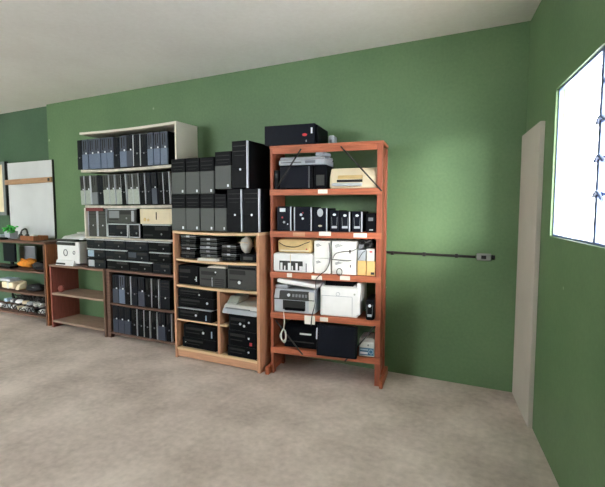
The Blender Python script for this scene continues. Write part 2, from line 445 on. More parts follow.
rb = [(112.3, 118, 'navy'), (118, 124, 'navy'), (124, 130.3, 'navy'), (130.3, 137, 'black'), (137.2, 144, 'black'), (144, 150.3, 'black'), (150.3, 157.2, 'black'), (157.2, 165.2, 'navy'), (165.2, 171.5, 'black')]
row(BROWN, rb, .071, .315, .34, "in brown shelf's bottom row", 'towers in the bottom row of the low brown shelf', 'slim_computer', dv=.0)

# ------------------------------------------------------------------ small open shelf with the white printer
t = thing('small_open_shelf', 'small empty open wooden shelf with reddish side and white printer on top', 'shelf', (0, 0, 0))
LL, LR = -5.30, -4.295
B(LL, LL + .025, 3.42, 3.80, 0, .785).build('side_panel', REDW, t)
B(LR - .025, LR, 3.42, 3.80, 0, .785).build('side_panel', BROWNV, t)
B(LL, LR, 3.41, 3.81, .785, .811, .003).build('top_board', BROWNW, t)
B(LL + .026, LR - .026, 3.42, 3.79, .425, .448).build('shelf', DUSTY, t)
B(LL + .026, LR - .026, 3.42, 3.79, .07, .095).build('shelf', DUSTY, t)
t = tag(MB().blob((0, 0, .045), (.04, .04, .045), 4, .2, flat=0).build('dark_pot', REDW), 'small dark reddish pot in left corner of the empty open shelf', 'pot')
t.location = (-5.20, 3.50, .449)

a = LOW.U(57, 1.0, .03); b = LOW.U(79, 1.0, .03)
t = thing('white_laser_printer', 'white laser multifunction printer on the small open shelf, dark tray and round dial', 'printer', LOW.P((a + b) / 2, .03, .812))
w = b - a; h = .37
B(-w / 2, w / 2, .0, .33, .025, .27, .012).build('body', WHITEP, t)
MB().prism([(-.03, 0), (.2, 0), (.2, .06), (-.012, .06)], -w / 2, w * .3, .005).build('front_tray', WHITEP, t)
B(-w * .48, w * .35, -.012, .25, .272, .296, .004).build('output_tray', CHAR, t); t.scale = (1, 1, 1.1)
MB().prism([(-.035, .235), (.02, .225), (.02, .262), (-.03, .265)], -w * .42, w * .34, .004).build('control_panel', CHAR, t)
MB().prism([(.05, .29), (.33, .29), (.33, .35), (.10, .325)], -w / 2, w / 2, .01).build('scanner_unit', WHITEP, t)
B(w * .1, w * .45, .1, .26, .36, .375, .004).build('lid_hump', OFFW, t)
MB().ring(-w * .1, .145, .035, -.002, .012).build('dial', MGREY, t)
MB().ring(w * .28, .15, .018, -.002, .008).build('small_dial', MGREY, t)
B(-w * .46, -w * .05, -.034, -.028, .012, .03).build('paper_slot', INK, t)

# ------------------------------------------------------------------ far left wooden shelf
t = thing('dark_wood_shelf', 'dark brown wooden shelf at the far left, cluttered with small parts', 'shelf', (0, 0, 0))
FL, FRX = -7.6, -5.385
MB().prism([(3.44, 0), (3.80, 0), (3.80, 1.06), (3.44, 1.06)], FRX - .03, FRX).build('side_panel', ORBR, t)
B(FL, FL + .03, 3.44, 3.80, 0, 1.06).build('side_panel', ORBR, t)
B(FL, FRX + .01, 3.42, 3.82, 1.06, 1.09).build('top_board', DKWOOD, t)
for z in (.675, .375, .085): wob(MB(), FL + .031, FRX - .031, 3.44, 3.80, z, z + .024, .012).build('shelf', DKWOOD, t)
B(FRX - .05, FRX - .031, 3.43, 3.47, 0, 1.06).build('front_post', DKWOOD, t)
def shelfpos(px, z, dv): return FAR.P(FAR.U(px, z, dv), dv, z)
# top
t = thing('plastic_plant', 'bright green plastic plant in white pot on the far left shelf top', 'plant', shelfpos(11.5, 1.091, .17))
MB().prism([(-.05, 0), (.05, 0), (.065, .11), (-.065, .11)], -.06, .06, .006).build('pot', LGREY, t)
m = MB()
for k in range(46):
    a = random.uniform(0, 6.28); rr = random.uniform(.01, .10); hh = random.uniform(.10, .20) - rr * .3
    m.blob((rr * math.cos(a), rr * .8 * math.sin(a), hh), (.028, .02, .012), k, .2, 1)
m.build('foliage', LEAF, t)
t = thing('wooden_tray', 'shallow light brown wooden tray in front of the leaning whiteboard', 'tray', shelfpos(27, 1.091, .08))
m = MB(); m.box(-.15, .15, 0, .2, 0, .012); m.box(-.15, .15, 0, .012, .0125, .06); m.box(-.15, .15, .188, .2, .0125, .06); m.box(-.15, -.138, .0125, .1875, .0125, .06); m.box(.138, .15, .0125, .1875, .0125, .06)
m.build('tray_body', ORBR, t)
t = thing('white_pack', 'white rounded pack lying in the wooden tray', 'pack', shelfpos(31.5, 1.1045, .12)); B(-.06, .06, 0, .06, 0, .062, .02).build('pack_body', OFFW, t); B(-.03, .03, -.002, .01, .02, .04, .002).build('pack_label', CREAM, t)
t = thing('dark_headset', 'dark grey headset lying in the wooden tray before the whiteboard', 'headset', shelfpos(23, 1.1045, .12))
m = MB().tube([(-.09, .02, .04), (-.07, .03, .11), (0, .035, .135), (.05, .03, .11), (.07, .02, .04)], .012, 8); m.build('headband', CHAR, t)
MB().blob((-.085, .02, .038), (.03, .03, .036), 1, .05, 2).build('ear_cup', CHAR, t); MB().blob((.065, .02, .038), (.03, .03, .036), 2, .05, 2).build('ear_cup', CHAR, t)
t = thing('white_adapter', 'white box lying at left edge of the far left shelf top', 'box', shelfpos(-2, 1.091, .12)); B(-.07, .07, 0, .16, 0, .055, .012).build('box_body', LGREY, t); B(-.04, .04, .02, .1, .0551, .058).build('box_label', PALEBLUE, t)
t = thing('dark_keyboard', 'dark keyboard lying along the front of the far left shelf top', 'keyboard', shelfpos(-4, 1.091, .0) + Vector((.13, -.006, 0)))
# second level
z = .70
t = thing('orange_bag', 'orange cloth bag lying on upper level of the far left shelf', 'bag', shelfpos(24.5, z, .165))
m = MB(); m.blob((0, .05, .05), (.13, .10, .065), 5, .35, flat=0); m.blob((.06, .06, .07), (.09, .07, .05), 9, .3, flat=0.001); m.build('bag_body', ORANGE, t)
MB().tube([(-.06, .0, .09), (-.02, -.03, .12), (.05, -.03, .115), (.09, .0, .09)], .008).build('strap', ORANGE, t)
t = thing('dark_bundle', 'dark cloth bundle right beside the orange bag', 'bundle', shelfpos(38, z, .1)); m = MB(); m.blob((0, .04, .045), (.10, .09, .06), 3, .3, flat=0); m.build('cloth', DARKC, t); MB().tube([(-.04, -.03, .05), (.02, -.05, .03), (.06, -.03, .06)], .006).build('strap', CABLEB, t)
t = thing('dark_monitor', 'dark monitor standing behind the orange bag at left', 'monitor', shelfpos(8, z, .16))
B(-.14, .14, .02, .05, .06, .32, .006).build('screen', NAVY, t); B(-.03, .03, .05, .07, .0, .2).build('neck', BLACK, t); B(-.1, .1, .0, .14, 0, .014, .004).build('stand', BLACK, t)
t = thing('dark_keyboard', 'dark keyboard lying before the dark monitor', 'keyboard', shelfpos(1, z, .01)); B(-.2, .2, 0, .12, 0, .022, .004).build('keyboard_body', BLACK, t)
m = MB()
for i in range(12):
    for j in range(4): m.box(-.19 + i * .032, -.163 + i * .032, .012 + j * .026, .034 + j * .026, .0222, .028)
m.build('keys', CHAR, t)
t = thing('grey_board', 'pale grey panel leaning at the back of upper level of far left shelf', 'panel', shelfpos(29, z, .335)); B(-.22, .16, 0, .02, 0, .28).build('panel_face', MGREY, t); B(-.22, .16, -.003, .0, .27, .28).build('panel_edge', LGREY, t)
# third level
z = .40
t = thing('cream_parcel', 'cream wrapped parcel on the middle level of the far left shelf', 'parcel', shelfpos(8, z, .06)); B(-.16, .12, 0, .2, 0, .09, .02).build('wrap', CREAM, t); B(-.02, .02, -.002, .202, -.0, .0915, .002).build('band', OFFW, t)
t = thing('white_tablet', 'white flat case lying on top of the cream parcel', 'case', shelfpos(4, z + .092, .08), R_(6)); B(-.14, .12, 0, .16, 0, .035, .008).build('case_body', LGREY, t); B(-.1, .08, .03, .13, .0352, .038).build('case_label', PALEBLUE, t)
t = thing('black_bundle', 'low black cloth heap right of the cream parcel', 'bundle', shelfpos(30, z, .08)); m = MB(); m.blob((0, .08, .03), (.15, .11, .055), 6, .3, flat=0); m.build('cloth', DARKC, t); B(-.06, .10, -.005, .03, .045, .06, .004).build('pale_strip', MGREY, t)
t = thing('pale_wedge', 'pale yellowish wedge standing against the cream parcel', 'doorstop', shelfpos(16.5, z, .05)); MB().prism([(0, 0), (.12, 0), (.12, .10), (.03, .06)], -.035, .035, .005).build('wedge_body', CREAM, t); B(-.036, .036, .02, .1, .0, .012).build('wedge_base', BEIGE, t)
# bottom level: heap of mice and adapters
z = .11
m = MB()
for k in range(26):
    x = random.uniform(-6.5, -5.6); y = random.uniform(3.63, 3.74)
    pts = [(x + random.uniform(-.12, .12), y + random.uniform(-.08, .05), z + .012 + random.uniform(0, .19)) for _ in range(6)]
    m.tube([(min(max(p[0], -6.9), -5.45), min(max(p[1], 3.645), 3.79), p[2]) for p in pts], .008, 5)
for k in range(5):
    x = -6.45 + k * .2
    m.tube([(x, 3.444, z + .012), (x + .04, 3.442, z + .06 + .02 * (k % 2)), (x + .09, 3.443, z + .04), (x + .13, 3.442, z + .10 - .02 * (k % 3)), (x + .17, 3.444, z + .03)], .007, 5)
for k in range(14): m.blob((-6.45 + k * .073, 3.735, z + .07), (.06, .05, .10), k, .4, 2, flat=z + .002)
tag(m.build('cable_tangle', CABLEB), 'tangle of black cables on the bottom level of the far left shelf', 'cables', kind='stuff')
cols = [(WHITEP, 'white'), (LGREY, 'light grey'), (CREAM, 'cream'), (OFFW, 'off-white'), (BLACK, 'black'), (PALEBLUE, 'pale blue')]
spots = []
for ly in range(2):
    for i in range(8 - ly):
        spots.append((1.5 + i * 5.8 + random.uniform(-.4, .4) + ly * 2.6, ly))
cnt = {}
for i, (px, ly) in enumerate(spots):
    mm, cn = cols[[0, 1, 0, 2, 3, 1, 4, 0, 5, 1, 0, 2, 1, 3, 0, 1, 0, 4, 3, 1][i]]
    p = shelfpos(px, z, .085)
    sx = random.uniform(.028, .042)
    kind = 'computer mouse' if i % 5 not in (1, 3) else 'power adapter'
    t = thing(kind.replace(' ', '_'), '', kind.split()[-1], (p.x, p.y + ly * .05 + random.uniform(-.01, .01), z + .006 + ly * .07), random.uniform(-.7, .7), 'old mice and adapters on the bottom level of the far left shelf', ry=random.uniform(-.12, .12))
    cnt[(cn, ly, kind)] = cnt.get((cn, ly, kind), 0) + 1
    t['label'] = f"{ORD[cnt[(cn, ly, kind)] - 1]} {cn} {kind} from left in {'lower' if not ly else 'upper'} layer of far left shelf's heap"
    if kind == 'computer mouse':
        sh = MB().blob((0, 0, .024), (sx, .055, .034), i, .06, 2, flat=0).build('shell', mm, t)
        B(-.003, .003, -.046, -.01, .042, .052, .001).build('scroll_wheel', CHAR, sh)
        MB().tube([(0, -.05, .02), (.004, -.06, .014), (.016, -.064, .01), (.024, -.056, .008)], .003, 5).build('mouse_cable', CABLEB if i % 2 else LGREY, t)
    else:
        B(-sx, sx, -.03, .05, 0, .048, .008).build('housing', mm, t)
        m = MB(); m.box(-.012, -.006, -.046, -.03, .02, .028); m.box(.006, .012, -.046, -.03, .02, .028); m.build('prongs', SILVER, t)

# keyboard on top of the far left shelf gets its parts
t = [o for o in bpy.data.objects if o.name == 'dark_keyboard'][0]
B(-.2, .0, 0, .1, 0, .022, .004).build('keyboard_body', BLACK, t)
m = MB()
for i in range(6):
    for j in range(3): m.box(-.19 + i * .03, -.165 + i * .03, .012 + j * .028, .034 + j * .028, .0222, .028)
m.build('keys', CHAR, t)

# boards leaning on the wall at left
tl = Front(0, 3.83)
a = tl.U(9, 1.8); b = tl.U(53.2, 1.8)
t = thing('whiteboard', 'large white board leaning on the green wall behind the far left shelf', 'board', (0, 0, 0))
ya = 3.826
B(a, b, ya, ya + .02, 1.10, 2.19).build('face', BOARDW, t)
B(a - .012, a - .001, ya - .003, ya + .022, 1.10, 2.195).build('edge_strip', CHAR, t)
B(b + .001, b + .01, ya - .003, ya + .022, 1.10, 2.195).build('edge_strip', CHAR, t)
u = MB(); u.box(a - .04, b + .005, ya - .03, ya - .005, 1.872, 1.945, .002, mtx=Matrix.Translation((a, 0, 1.9)) @ Matrix.Rotation(-R_(.6), 4, 'Y') @ Matrix.Translation((-a, 0, -1.9))); u = u.build('batten', wood('pale_batten_wood', (172, 136, 104), .7, .15), t, 'light brown wooden batten across the board')
B(b - .06, b - .02, ya - .034, ya - .03, 1.90, 1.94).build('nail_plate', STEEL, u)
t = thing('cream_cabinet_door', 'cream framed panel hanging at the left edge beside the whiteboard', 'panel', (0, 0, 0))
c = tl.U(8.5, 1.8)
B(c - .8, c - .13, 3.84, 3.86, 1.47, 2.18).build('face', CREAM, t)
m = MB(); m.box(c - .12, c - .065, 3.82, 3.87, 1.42, 2.22); m.box(c - .8, c - .12, 3.82, 3.87, 2.185, 2.22); m.box(c - .8, c - .12, 3.82, 3.87, 1.42, 1.465)
m.build('frame', MGREY, t)
B(c - .064, c - .045, 3.82, 3.87, 1.42, 2.22).build('outer_trim', CHAR, t)

# ------------------------------------------------------------------ tan cabinet
t = thing('tan_cabinet', 'tan chipboard cabinet with open compartments and central divider', 'cabinet', (0, 0, 0))
KL, KR, KY, KB = -3.085, -2.065, 3.27, 3.70
B(KL, KL + .025, KY, KB, 0, 1.27).build('side_panel', TANV, t)
B(KR - .03, KR, KY, KB, 0, 1.27).build('side_panel', TANV, t)
wob(MB(), KL, KR, KY, KB, 1.27, 1.295, .012).build('top_board', PALEW, t)
wob(MB(), KL + .026, KR - .031, KY + .01, KB, .995, 1.017, .012).build('shelf', PALEW, t)
wob(MB(), KL + .026, KR - .031, KY + .01, KB, .733, .755, .01).build('shelf', PALEW, t)
DX = -2.555
B(DX, DX + .03, KY + .015, KB, .11, .722).build('divider', TANV, t)
B(KL + .026, DX - .001, KY + .01, KB, .385, .402).build('half_shelf', PALEW, t)
B(DX + .031, DX + .11, KY + .012, KB, .385, .402).build('half_shelf', PALEW, t)
B(KL + .026, KR - .031, KY + .005, KB, .085, .108).build('bottom_shelf', PALEW, t)
B(KL + .026, KR - .031, KY + .012, KY + .03, .015, .084).build('plinth', TAN, t)
B(KL + .026, KR - .031, KB - .012, KB - .002, .11, .73).build('back_panel', TAN, t)

# towers on top
ZT = 1.297
wb = [(171.2, 185.8, 'hp'), (185.8, 199.8, 'hp'), (199.8, 213.8, 'hp'), (213.8, 226.2, 'hp'), (226.4, 241.8, 'black'), (242.2, 259, 'black')]
ords = ['leftmost', 'second', 'third', 'fourth', 'fifth', 'rightmost']
def tower_row(items, z, h, lvl, group):
    for i, (x0, x1, st, hh, hz) in enumerate(items):
        a = CAB.U(x0, z + hh / 2, .0); b = CAB.U(x1, z + hh / 2, .0)
        w = b - a
        r = thing('tower_computer', f"{ords[i] if i < len(items) - 1 else 'rightmost'} tower in {lvl} row on tan cabinet top, {'black bays above grey panel' if st == 'hp' else 'all black with silver edge'}", 'computer', CAB.P((a + b) / 2, .0 + random.uniform(0, .01), z + hz), 0, group)
        pc(r, w - .005, hh, .40, st)
tower_row([(171.2, 185.8, 'hp', .355, 0), (185.8, 199.8, 'hp', .355, 0), (199.8, 213.8, 'hp', .355, 0), (213.8, 226.2, 'hp', .355, 0), (226.4, 241.6, 'black', .395, 0), (242, 259, 'black', .395, 0)], ZT, .355, 'bottom', 'towers in the bottom row on the tan cabinet')
tower_row([(171, 185.4, 'hp', .345, 0), (185.4, 199.6, 'hp', .345, 0), (199.6, 213.7, 'hp', .345, 0), (214.2, 230.8, 'hp', .345, .042), (231, 247.2, 'black', .43, .042)], ZT + .357, .345, 'top', 'towers in the top row on the tan cabinet')

# laptop shelf
ZS = 1.013
def laptop(x0, x1, z, label, rz=0, m2=None, dv=.03, rim=SILVER, h=.038, d=.33):
    a = CAB.U(x0, z, dv); b = CAB.U(x1, z, dv); w = b - a
    r = thing('laptop', label, 'laptop', CAB.P((a + b) / 2, dv, z), rz, 'closed laptops piled in the tan cabinet')
    B(-w / 2, w / 2, 0, d, 0, h * .55, .004).build('base', m2 or BLACK, r)
    B(-w / 2, w / 2, -.002, d, h * .62, h, .004).build('lid', BLACK, r)
    B(-w / 2 + .003, w / 2 - .003, .003, d - .005, h * .52, h * .64).build('rim', rim, r)
    B(-w * .1, w * .1, -.0035, .003, h * .3, h * .75).build('latch', rim, r)
pos = ['bottom', 'second from bottom', 'third from bottom', 'fourth from bottom', 'top']
for k in range(6):
    laptop(180.3 + random.uniform(0, 1), 196.6 + random.uniform(-2, 0), ZS + .006 + k * .0395, f"closed black laptop, {(['bottom one', 'second from bottom', 'third from bottom', 'fourth from bottom', 'second from top', 'top one'])[k]} of the cabinet's left laptop pile", R_(random.uniform(-2.2, 2.2)), CHAR if k % 2 else BLACK, rim=SILVER if k in (2, 5) else CHAR, dv=.03 + random.uniform(0, .03))
t = thing('paper_stack', 'stack of cream papers beneath the middle laptop pile in the cabinet', 'papers', CAB.P(CAB.U(207, ZS, 0), 0, ZS - .003), R_(2))
m = MB()
for k in range(5): m.box(-.115 + k * .002, .115 - k * .003, -.006 + k * .002, .28, k * .005, k * .005 + .0045)
m.build('sheets', PAPER, t); B(-.03, .03, -.004, .1, .0252, .0265).build('note', CREAM, t)
for k in range(5):
    laptop(199.6 + random.uniform(0, 1), 217.4 + random.uniform(-1, 0), ZS + .027 + k * .0395, f"closed dark laptop, {(['bottom one', 'second from bottom', 'middle one', 'second from top', 'top one'])[k]} of the cabinet's middle laptop pile", R_(random.uniform(-2.2, 2.2)), MGREY if k in (2,) else CHAR, rim=SILVER if k in (2, 4) else MGREY, dv=.03 + random.uniform(0, .03))
for k in range(4):
    laptop(221.3 + random.uniform(0, .8), 236.4 + random.uniform(-1, 0), ZS + .007 + k * .0395, f"closed dark laptop, {(['bottom one', 'second from bottom', 'second from top', 'top one'])[k]} of the cabinet's right laptop pile", R_(random.uniform(-2.2, 2.2)), CHAR if k % 2 else BLACK, rim=SILVER if k in (1, 3) else CHAR, dv=.03 + random.uniform(0, .03))
t = thing('black_docking_box', 'low black box under the white bundle on the laptop shelf', 'box', CAB.P(CAB.U(248, ZS, .05), .05, ZS + .005)); B(-.09, .09, 0, .28, 0, .075, .006).build('box_body', BLACK, t); B(-.05, .05, -.003, .002, .02, .05).build('port_panel', CHAR, t)
t = thing('white_bundle', 'white rounded plastic bundle at right end of the laptop shelf', 'bundle', CAB.P(CAB.U(243.5, ZS + .16, .06), .06, ZS + .081))
MB().blob((0, .05, .078), (.056, .06, .085), 2, .18, flat=0).build('wrap', OFFW, t); MB().tube([(-.05, .0, .1), (0, -.012, .105), (.05, .0, .1)], .005).build('tie', CREAM, t)
t = thing('beige_bundle', 'beige rounded bundle between white bundle and the cabinet side', 'bundle', CAB.P(CAB.U(254.6, ZS + .16, .17), .17, ZS + .081))
MB().blob((0, .05, .075), (.033, .05, .08), 8, .25, flat=0).build('wrap', BEIGE, t); MB().tube([(-.025, .003, .06), (0, -.006, .065), (.025, .003, .06)], .005).build('tie', CREAM, t)

# middle shelf
ZM = .752
def box_pc(x0, x1, z, ytop, label, style='dark', dv=.03, d=.36, logo=None, rz=0, front=CAB, name='desktop_computer', group=None, hmax=None):
    a = front.U(x0, z + .05, dv); b = front.U(x1, z + .05, dv); w = b - a
    h = front.Z((a + b) / 2, ytop, dv) - z
    if hmax: h = min(h, hmax)
    r = thing(name, label, 'computer', front.P((a + b) / 2, dv, z), front.a + rz, group)
    B(-w / 2, w / 2, .016, d, 0, h, .004).build('case', BLACKM, r)
    fb = B(-w / 2 + .001, w / 2 - .001, 0, .016, .001, h - .001, .005).build('front_bezel', BLACK if style == 'dark' else CHAR, r)
    m = MB(); m.box(-w * .42, w * .12, -.003, .002, h * .62, h * .8); m.box(-w * .42, w * .02, -.003, .002, h * .36, h * .42)
    m.build('drive_bay', DARK, fb)
    m = MB(); m.disc(w * (logo[0] if logo else .3), h * (logo[1] if logo else .35), (logo[2] if logo else .011), -.002); m.build('badge', BADGE, fb)
    return r, w, h
g = 'black computers in the tan cabinet'
r, w, h = box_pc(178.4, 198.5, ZM + .0045, 265.5, 'black desktop at left end of the shelf below the laptops', 'dark', .03, group=g, logo=(.35, .3, .006))
B(w * .38, w * .42, -.004, .001, h * .2, h * .45).build('white_mark', BADGE, r)
r, w, h = box_pc(199.5, 226, ZM + .0005, 267.8, 'charcoal desktop with drive bays, under the white papers in the cabinet', 'grey', .03, group=g, logo=(.12, .78, .008))
m = MB(); m.box(-w * .02, w * .0, -.004, .001, h * .05, h * .5); m.build('silver_strip', SILVER, r)
m = MB()
for k in range(4): m.box(w * .08, w * .44, -.003, .001, h * (.1 + k * .1), h * (.15 + k * .1))
m.build('vent', DARK, r)
tzp = ZM + .0005 + h + .001
t = thing('white_papers', 'white papers lying on the charcoal desktop under the laptop shelf', 'papers', CAB.P(CAB.U(216.5, tzp, .02), .02, tzp), R_(3)); m = MB()
for k in range(3): m.box(-.105 + k * .004, .105 - k * .003, k * .003, .25, k * .005, k * .005 + .0045)
m.build('sheets', PAPER, t); B(-.04, .05, .02, .12, .0152, .016).build('note', OFFW, t)
r, w, h = box_pc(227.5, 256.5, ZM + .0025, 265.8, 'large black desktop with round logo, right end below the laptops', 'grey', .03, logo=(-.08, .3, .016), group=g)
B(-w / 2 + .01, w / 2 - .01, -.003, .002, h - .035, h - .012).build('top_trim', BLACK, r)

# lower left compartments
zc = .403
r, w, h = box_pc(177.9, 211.5, zc, 309.5, 'black desktop with silver top edge on the half shelf, bottom of three', 'dark', .002, logo=(.05, .5, .012), group=g, d=.4)
B(-w / 2, w / 2, -.004, .3, h - .002, h + .006, .002).build('silver_edge', SILVER, r); B(w * .33, w * .36, -.004, .001, h * .15, h * .6).build('white_mark', PALEBLUE, r)
zc += h + .008
r, w, h = box_pc(178.2, 214, zc, 298, 'black desktop in the middle of the three on the half shelf', 'dark', .02, logo=(.32, .6, .012), group=g)
zc += h + .002
r, w, h = box_pc(177.9, 213, zc, 288.8, 'black desktop on top of the three above the half shelf', 'dark', .02, logo=(.12, .4, .008), group=g, hmax=.715 - zc)
zc = .109
r, w, h = box_pc(182.5, 216, zc, 339, 'black computer at the bottom left floor compartment, under another', 'dark', .04, logo=(-.4, .5, .006), group=g, d=.35)
zc += h + .002
r, w, h = box_pc(183.5, 216, zc, 326, 'black computer with logo on bottom left stack, directly under the half shelf', 'dark', .04, logo=(.12, .5, .013), group=g, d=.35, hmax=.383 - zc)
B(w * .36, w * .39, -.004, .001, h * .2, h * .7).build('white_mark', PALEBLUE, r)
# lower right stack
zc = .109
tops = [347, 331.5, 315.5]; lab = ['black computer at the bottom of the right stack under the scanner', 'black computer with red mark in middle of the stack under the scanner', 'black computer with white stickers directly under the grey scanner']
for k in range(3):
    r, w, h = box_pc(227.5 + k * .6, 256 , zc, tops[k], lab[k], 'dark', .02, logo=(.25, .6, .010), group=g, d=.37)
    if k == 1: B(w * .28, w * .36, -.004, .001, h * .15, h * .35).build('red_mark', RED, r)
    if k == 2: MB().disc(-.02, h * .45, .012, -.003).disc(w * .08, h * .35, .012, -.003).build('sticker', BADGE, r)
    zc += h + .002
a = CAB.U(221.6, zc + .05, .01); b = CAB.U(256.3, zc + .05, .01); w = b - a
t = thing('grey_scanner', 'pale grey flatbed scanner on the right stack inside the cabinet', 'scanner', CAB.P((a + b) / 2, .01, zc), 0)
MB().prism([(0, 0), (.36, 0), (.36, .07), (.02, .045)], -w / 2, w / 2, .008).build('bed', LGREY, t)
MB().prism([(.01, .05), (.36, .078), (.36, .115), (.04, .085)], -w / 2 + .01, w / 2, .008).build('lid', OFFW, t)
MB().prism([(.03, .09), (.25, .11), (.25, .16), (.1, .155)], -w * .42, -w * .12, .008).build('feeder', SAGE, t)
MB().prism([(.0, .048), (.05, .055), (.05, .062), (.0, .056)], -w * .4, w * .3, .002).build('control_strip', MGREY, t)

# ------------------------------------------------------------------ red-brown rack
t = thing('red_wood_rack', 'tall red-brown wooden rack with printers and power units, right of the tan cabinet', 'rack', RACK.o, RACK.a)
RW, RD = RACK.U(381.2, 1.0, 0), .31
LV = [(.25, .045), (.575, .045), (.945, .045), (1.312, .045), (1.682, .045), (2.035, .04)]     # top surfaces
for x, wd in ((0, .024), (RW - .045, .045)):
    B(x, x + wd, 0, .06, 0.0, 2.04, .002).build('post', RACKV, t)
    B(x + .001 if wd < .03 else x + .006, x + (.023 if wd < .03 else .03), .061, RD - .05, .07, 2.03).build('side_board', RACKV, t)
    B(x, x + wd, RD - .049, RD, 0.0, 2.03, .002).build('post', RACKV, t)
B(-.036, -.001, -.06, RD, .0, .075, .006).build('foot', RACKM, t); B(RW + .001, RW + .03, -.05, RD, 0, .075, .006).build('foot', RACKM, t)
for z, th in LV[:-1]:
    wob(MB(), .025, RW - .046, .0, RD - .02, z - th, z, .003).build('shelf', RACKM, t)
    B(.0, RW, -.014, -.001, z - th - .008, z - .002).build('shelf_edge', RACKM, t)
B(-.005, RW + .005, -.005, RD, 2.041, 2.065, .002).build('top_board', RACKM, t)
B(.025, RW - .046, .0, .02, 1.995, 2.04).build('top_rail', RACKM, t)
# knee braces at the four corners of the rack front
def strap(p, q): return MB().tube([(p[0], -.019, p[1]), (q[0], -.019, q[1])], .007, 6, False).build('brace', STEEL, t)
def uz(px, py): 
    u = RACK.U(px, RACK.Z(.5, py), -.01); return (u, RACK.Z(u, py, -.01))
for p, q in (((276, 189), (301.5, 149)), ((382, 191), (341, 146.5)), ((276, 320), (303, 354.5)), ((375, 326), (345, 361))): strap(uz(*p), uz(*q))
# paper labels on the shelf edges
for k, px0, px1, dz, mm in ((4, 318, 327.5, 0, PAPER), (3, 293, 305, 0, TAN), (3, 319, 331, .008, PAPER), (3, 353.5, 367, 0, PAPER), (2, 287, 292, 0, PAPER), (2, 311.5, 322, -.01, PAPER), (2, 340, 350, 0, PAPER), (1, 304.5, 315, -.0, PAPER), (1, 320, 328, -.004, PAPER)):
    z = LV[k][0]; h = .034
    if k == 1 and px0 < 310: h = .075
    u0 = RACK.U(px0, z, -.015); u1 = RACK.U(px1, z, -.015)
    B(u0, u1, -.017, -.0145, z - .008 - h + dz, z - .006 + dz).build('shelf_label', mm, t)

def rthing(name, label, cat, x0, x1, z, dv, rz=0, group=None, dz=.001, zz=.1):
    a = RACK.U(x0, z + zz, dv); b = RACK.U(x1, z + zz, dv)
    if z < 2: a = max(a, .027); b = min(b, RW - .048)
    r = thing(name, label, cat, RACK.P((a + b) / 2, dv, z + dz), RACK.a + rz, group)
    return r, b - a
def rz_(px, py, dv): return RACK.Z(RACK.U(px, RACK.Z(.5, py, dv), dv), py, dv)

# on top
r, w = rthing('black_computer', 'black computer case with red mark lying on top of the red rack', 'computer', 264.5, 314.5, 2.066, -.01)
h = rz_(290, 124.5, -.01) - 2.066
B(-w / 2, w / 2, .012, .39, 0, h, .006).build('case', BLACKM, r); B(-w / 2, w / 2, 0, .012, .002, h - .002, .004).build('front_panel', NAVY, r)
MB().disc(w * .31, h * .45, .022, -.001, .004, rz=.012).build('red_mark', RED, r); B(w * .43, w * .46, -.003, .002, h * .5, h * .78).build('white_sticker', BADGE, r)
B(w * .33, w * .35, -.003, .001, h * .1, h * .2).build('small_mark', MGREY, r)
B(w / 2, w / 2 + .018, .03, .37, .01, h - .01, .006).build('end_bezel', BLACK, r)
r, w = rthing('grey_adapter', 'small pale grey box behind the black case on the rack top', 'box', 328, 334, 2.066, .2)
B(-w / 2, w / 2, 0, .12, 0, .10, .015).build('box_body', LGREY, r); B(-w * .2, w * .2, -.003, .003, .03, .06).build('box_label', MGREY, r)

# shelf 1
z = LV[4][0]
r, w = rthing('black_laser_printer', 'black laser printer on the rack top level, beneath a grey scanner', 'printer', 279.5, 313, z, .03); h = rz_(290, 165.5, .03) - z
B(-w / 2, w / 2, .01, .33, 0, h, .01).build('body', BLACK, r)
B(-w / 2 + .004, w * .36, -.004, .012, .008, h - .006, .006).build('front_cover', NAVY, r)
B(w * .40, w / 2 - .004, -.004, .012, .008, h - .006, .005).build('control_column', BLACK, r)
B(w * .375, w * .39, -.006, .012, .01, h - .01, .002).build('silver_strip', MGREY, r)
h1 = h
r, w = rthing('black_power_unit', 'black box squeezed between rack post and the black laser printer', 'box', 273, 279, z, .02); B(-w / 2 + .002, w / 2 - .002, 0, .28, 0, .17, .006).build('box_body', BLACK, r); B(-w * .2, w * .2, -.003, .002, .1, .14).build('panel', CHAR, r)
r, w = rthing('black_speaker_box', 'black box right of the black laser printer on top level', 'box', 313.6, 327, z, .03); B(-w / 2 + .002, w / 2 - .002, 0, .28, 0, h1 - .004, .008).build('box_body', BLACK, r); B(-w * .3, w * .3, -.003, .002, .03, .12, .001).build('grille', CHAR, r)
r, w = rthing('grey_scanner', 'silver grey scanner with sloping right end on the black laser printer', 'scanner', 278.5, 325, z + h1 + .001, .03)
MB().prism([(0, 0), (.30, 0), (.30, .05), (0, .045)], -w / 2, w / 2, .008).build('bed', LGREY, r)
MB().prism([(.005, .048), (.3, .053), (.3, .085), (.02, .072)], -w / 2 + .01, w / 2 - .005, .008).build('lid', SILVER, r)
MB().prism([(.01, .074), (.25, .086), (.25, .12), (.03, .11)], w * .28, w / 2 - .01, .01).build('feeder', LGREY, r)
B(w * .08, w * .30, -.004, .002, .012, .036, .001).build('control_panel', MGREY, r)
B(-w * .45, w * .0, -.003, .002, .02, .026).build('slot', CHAR, r)
r, w = rthing('cream_inkjet_printer', 'cream inkjet printer with grey paper tray at right of the rack top level', 'printer', 329.5, 377.5, z, .03); h = rz_(352, 167.5, .03) - z
MB().prism([(.0, 0), (.30, 0), (.30, h), (.05, h), (0, h * .55)], -w / 2, w / 2, .012).build('body', CREAM, r)
MB().prism([(-.02, h * .45), (.03, h * .45), (.03, h * .68), (.0, h * .62)], -w * .32, w * .2, .006).build('output_cover', BEIGE, r)
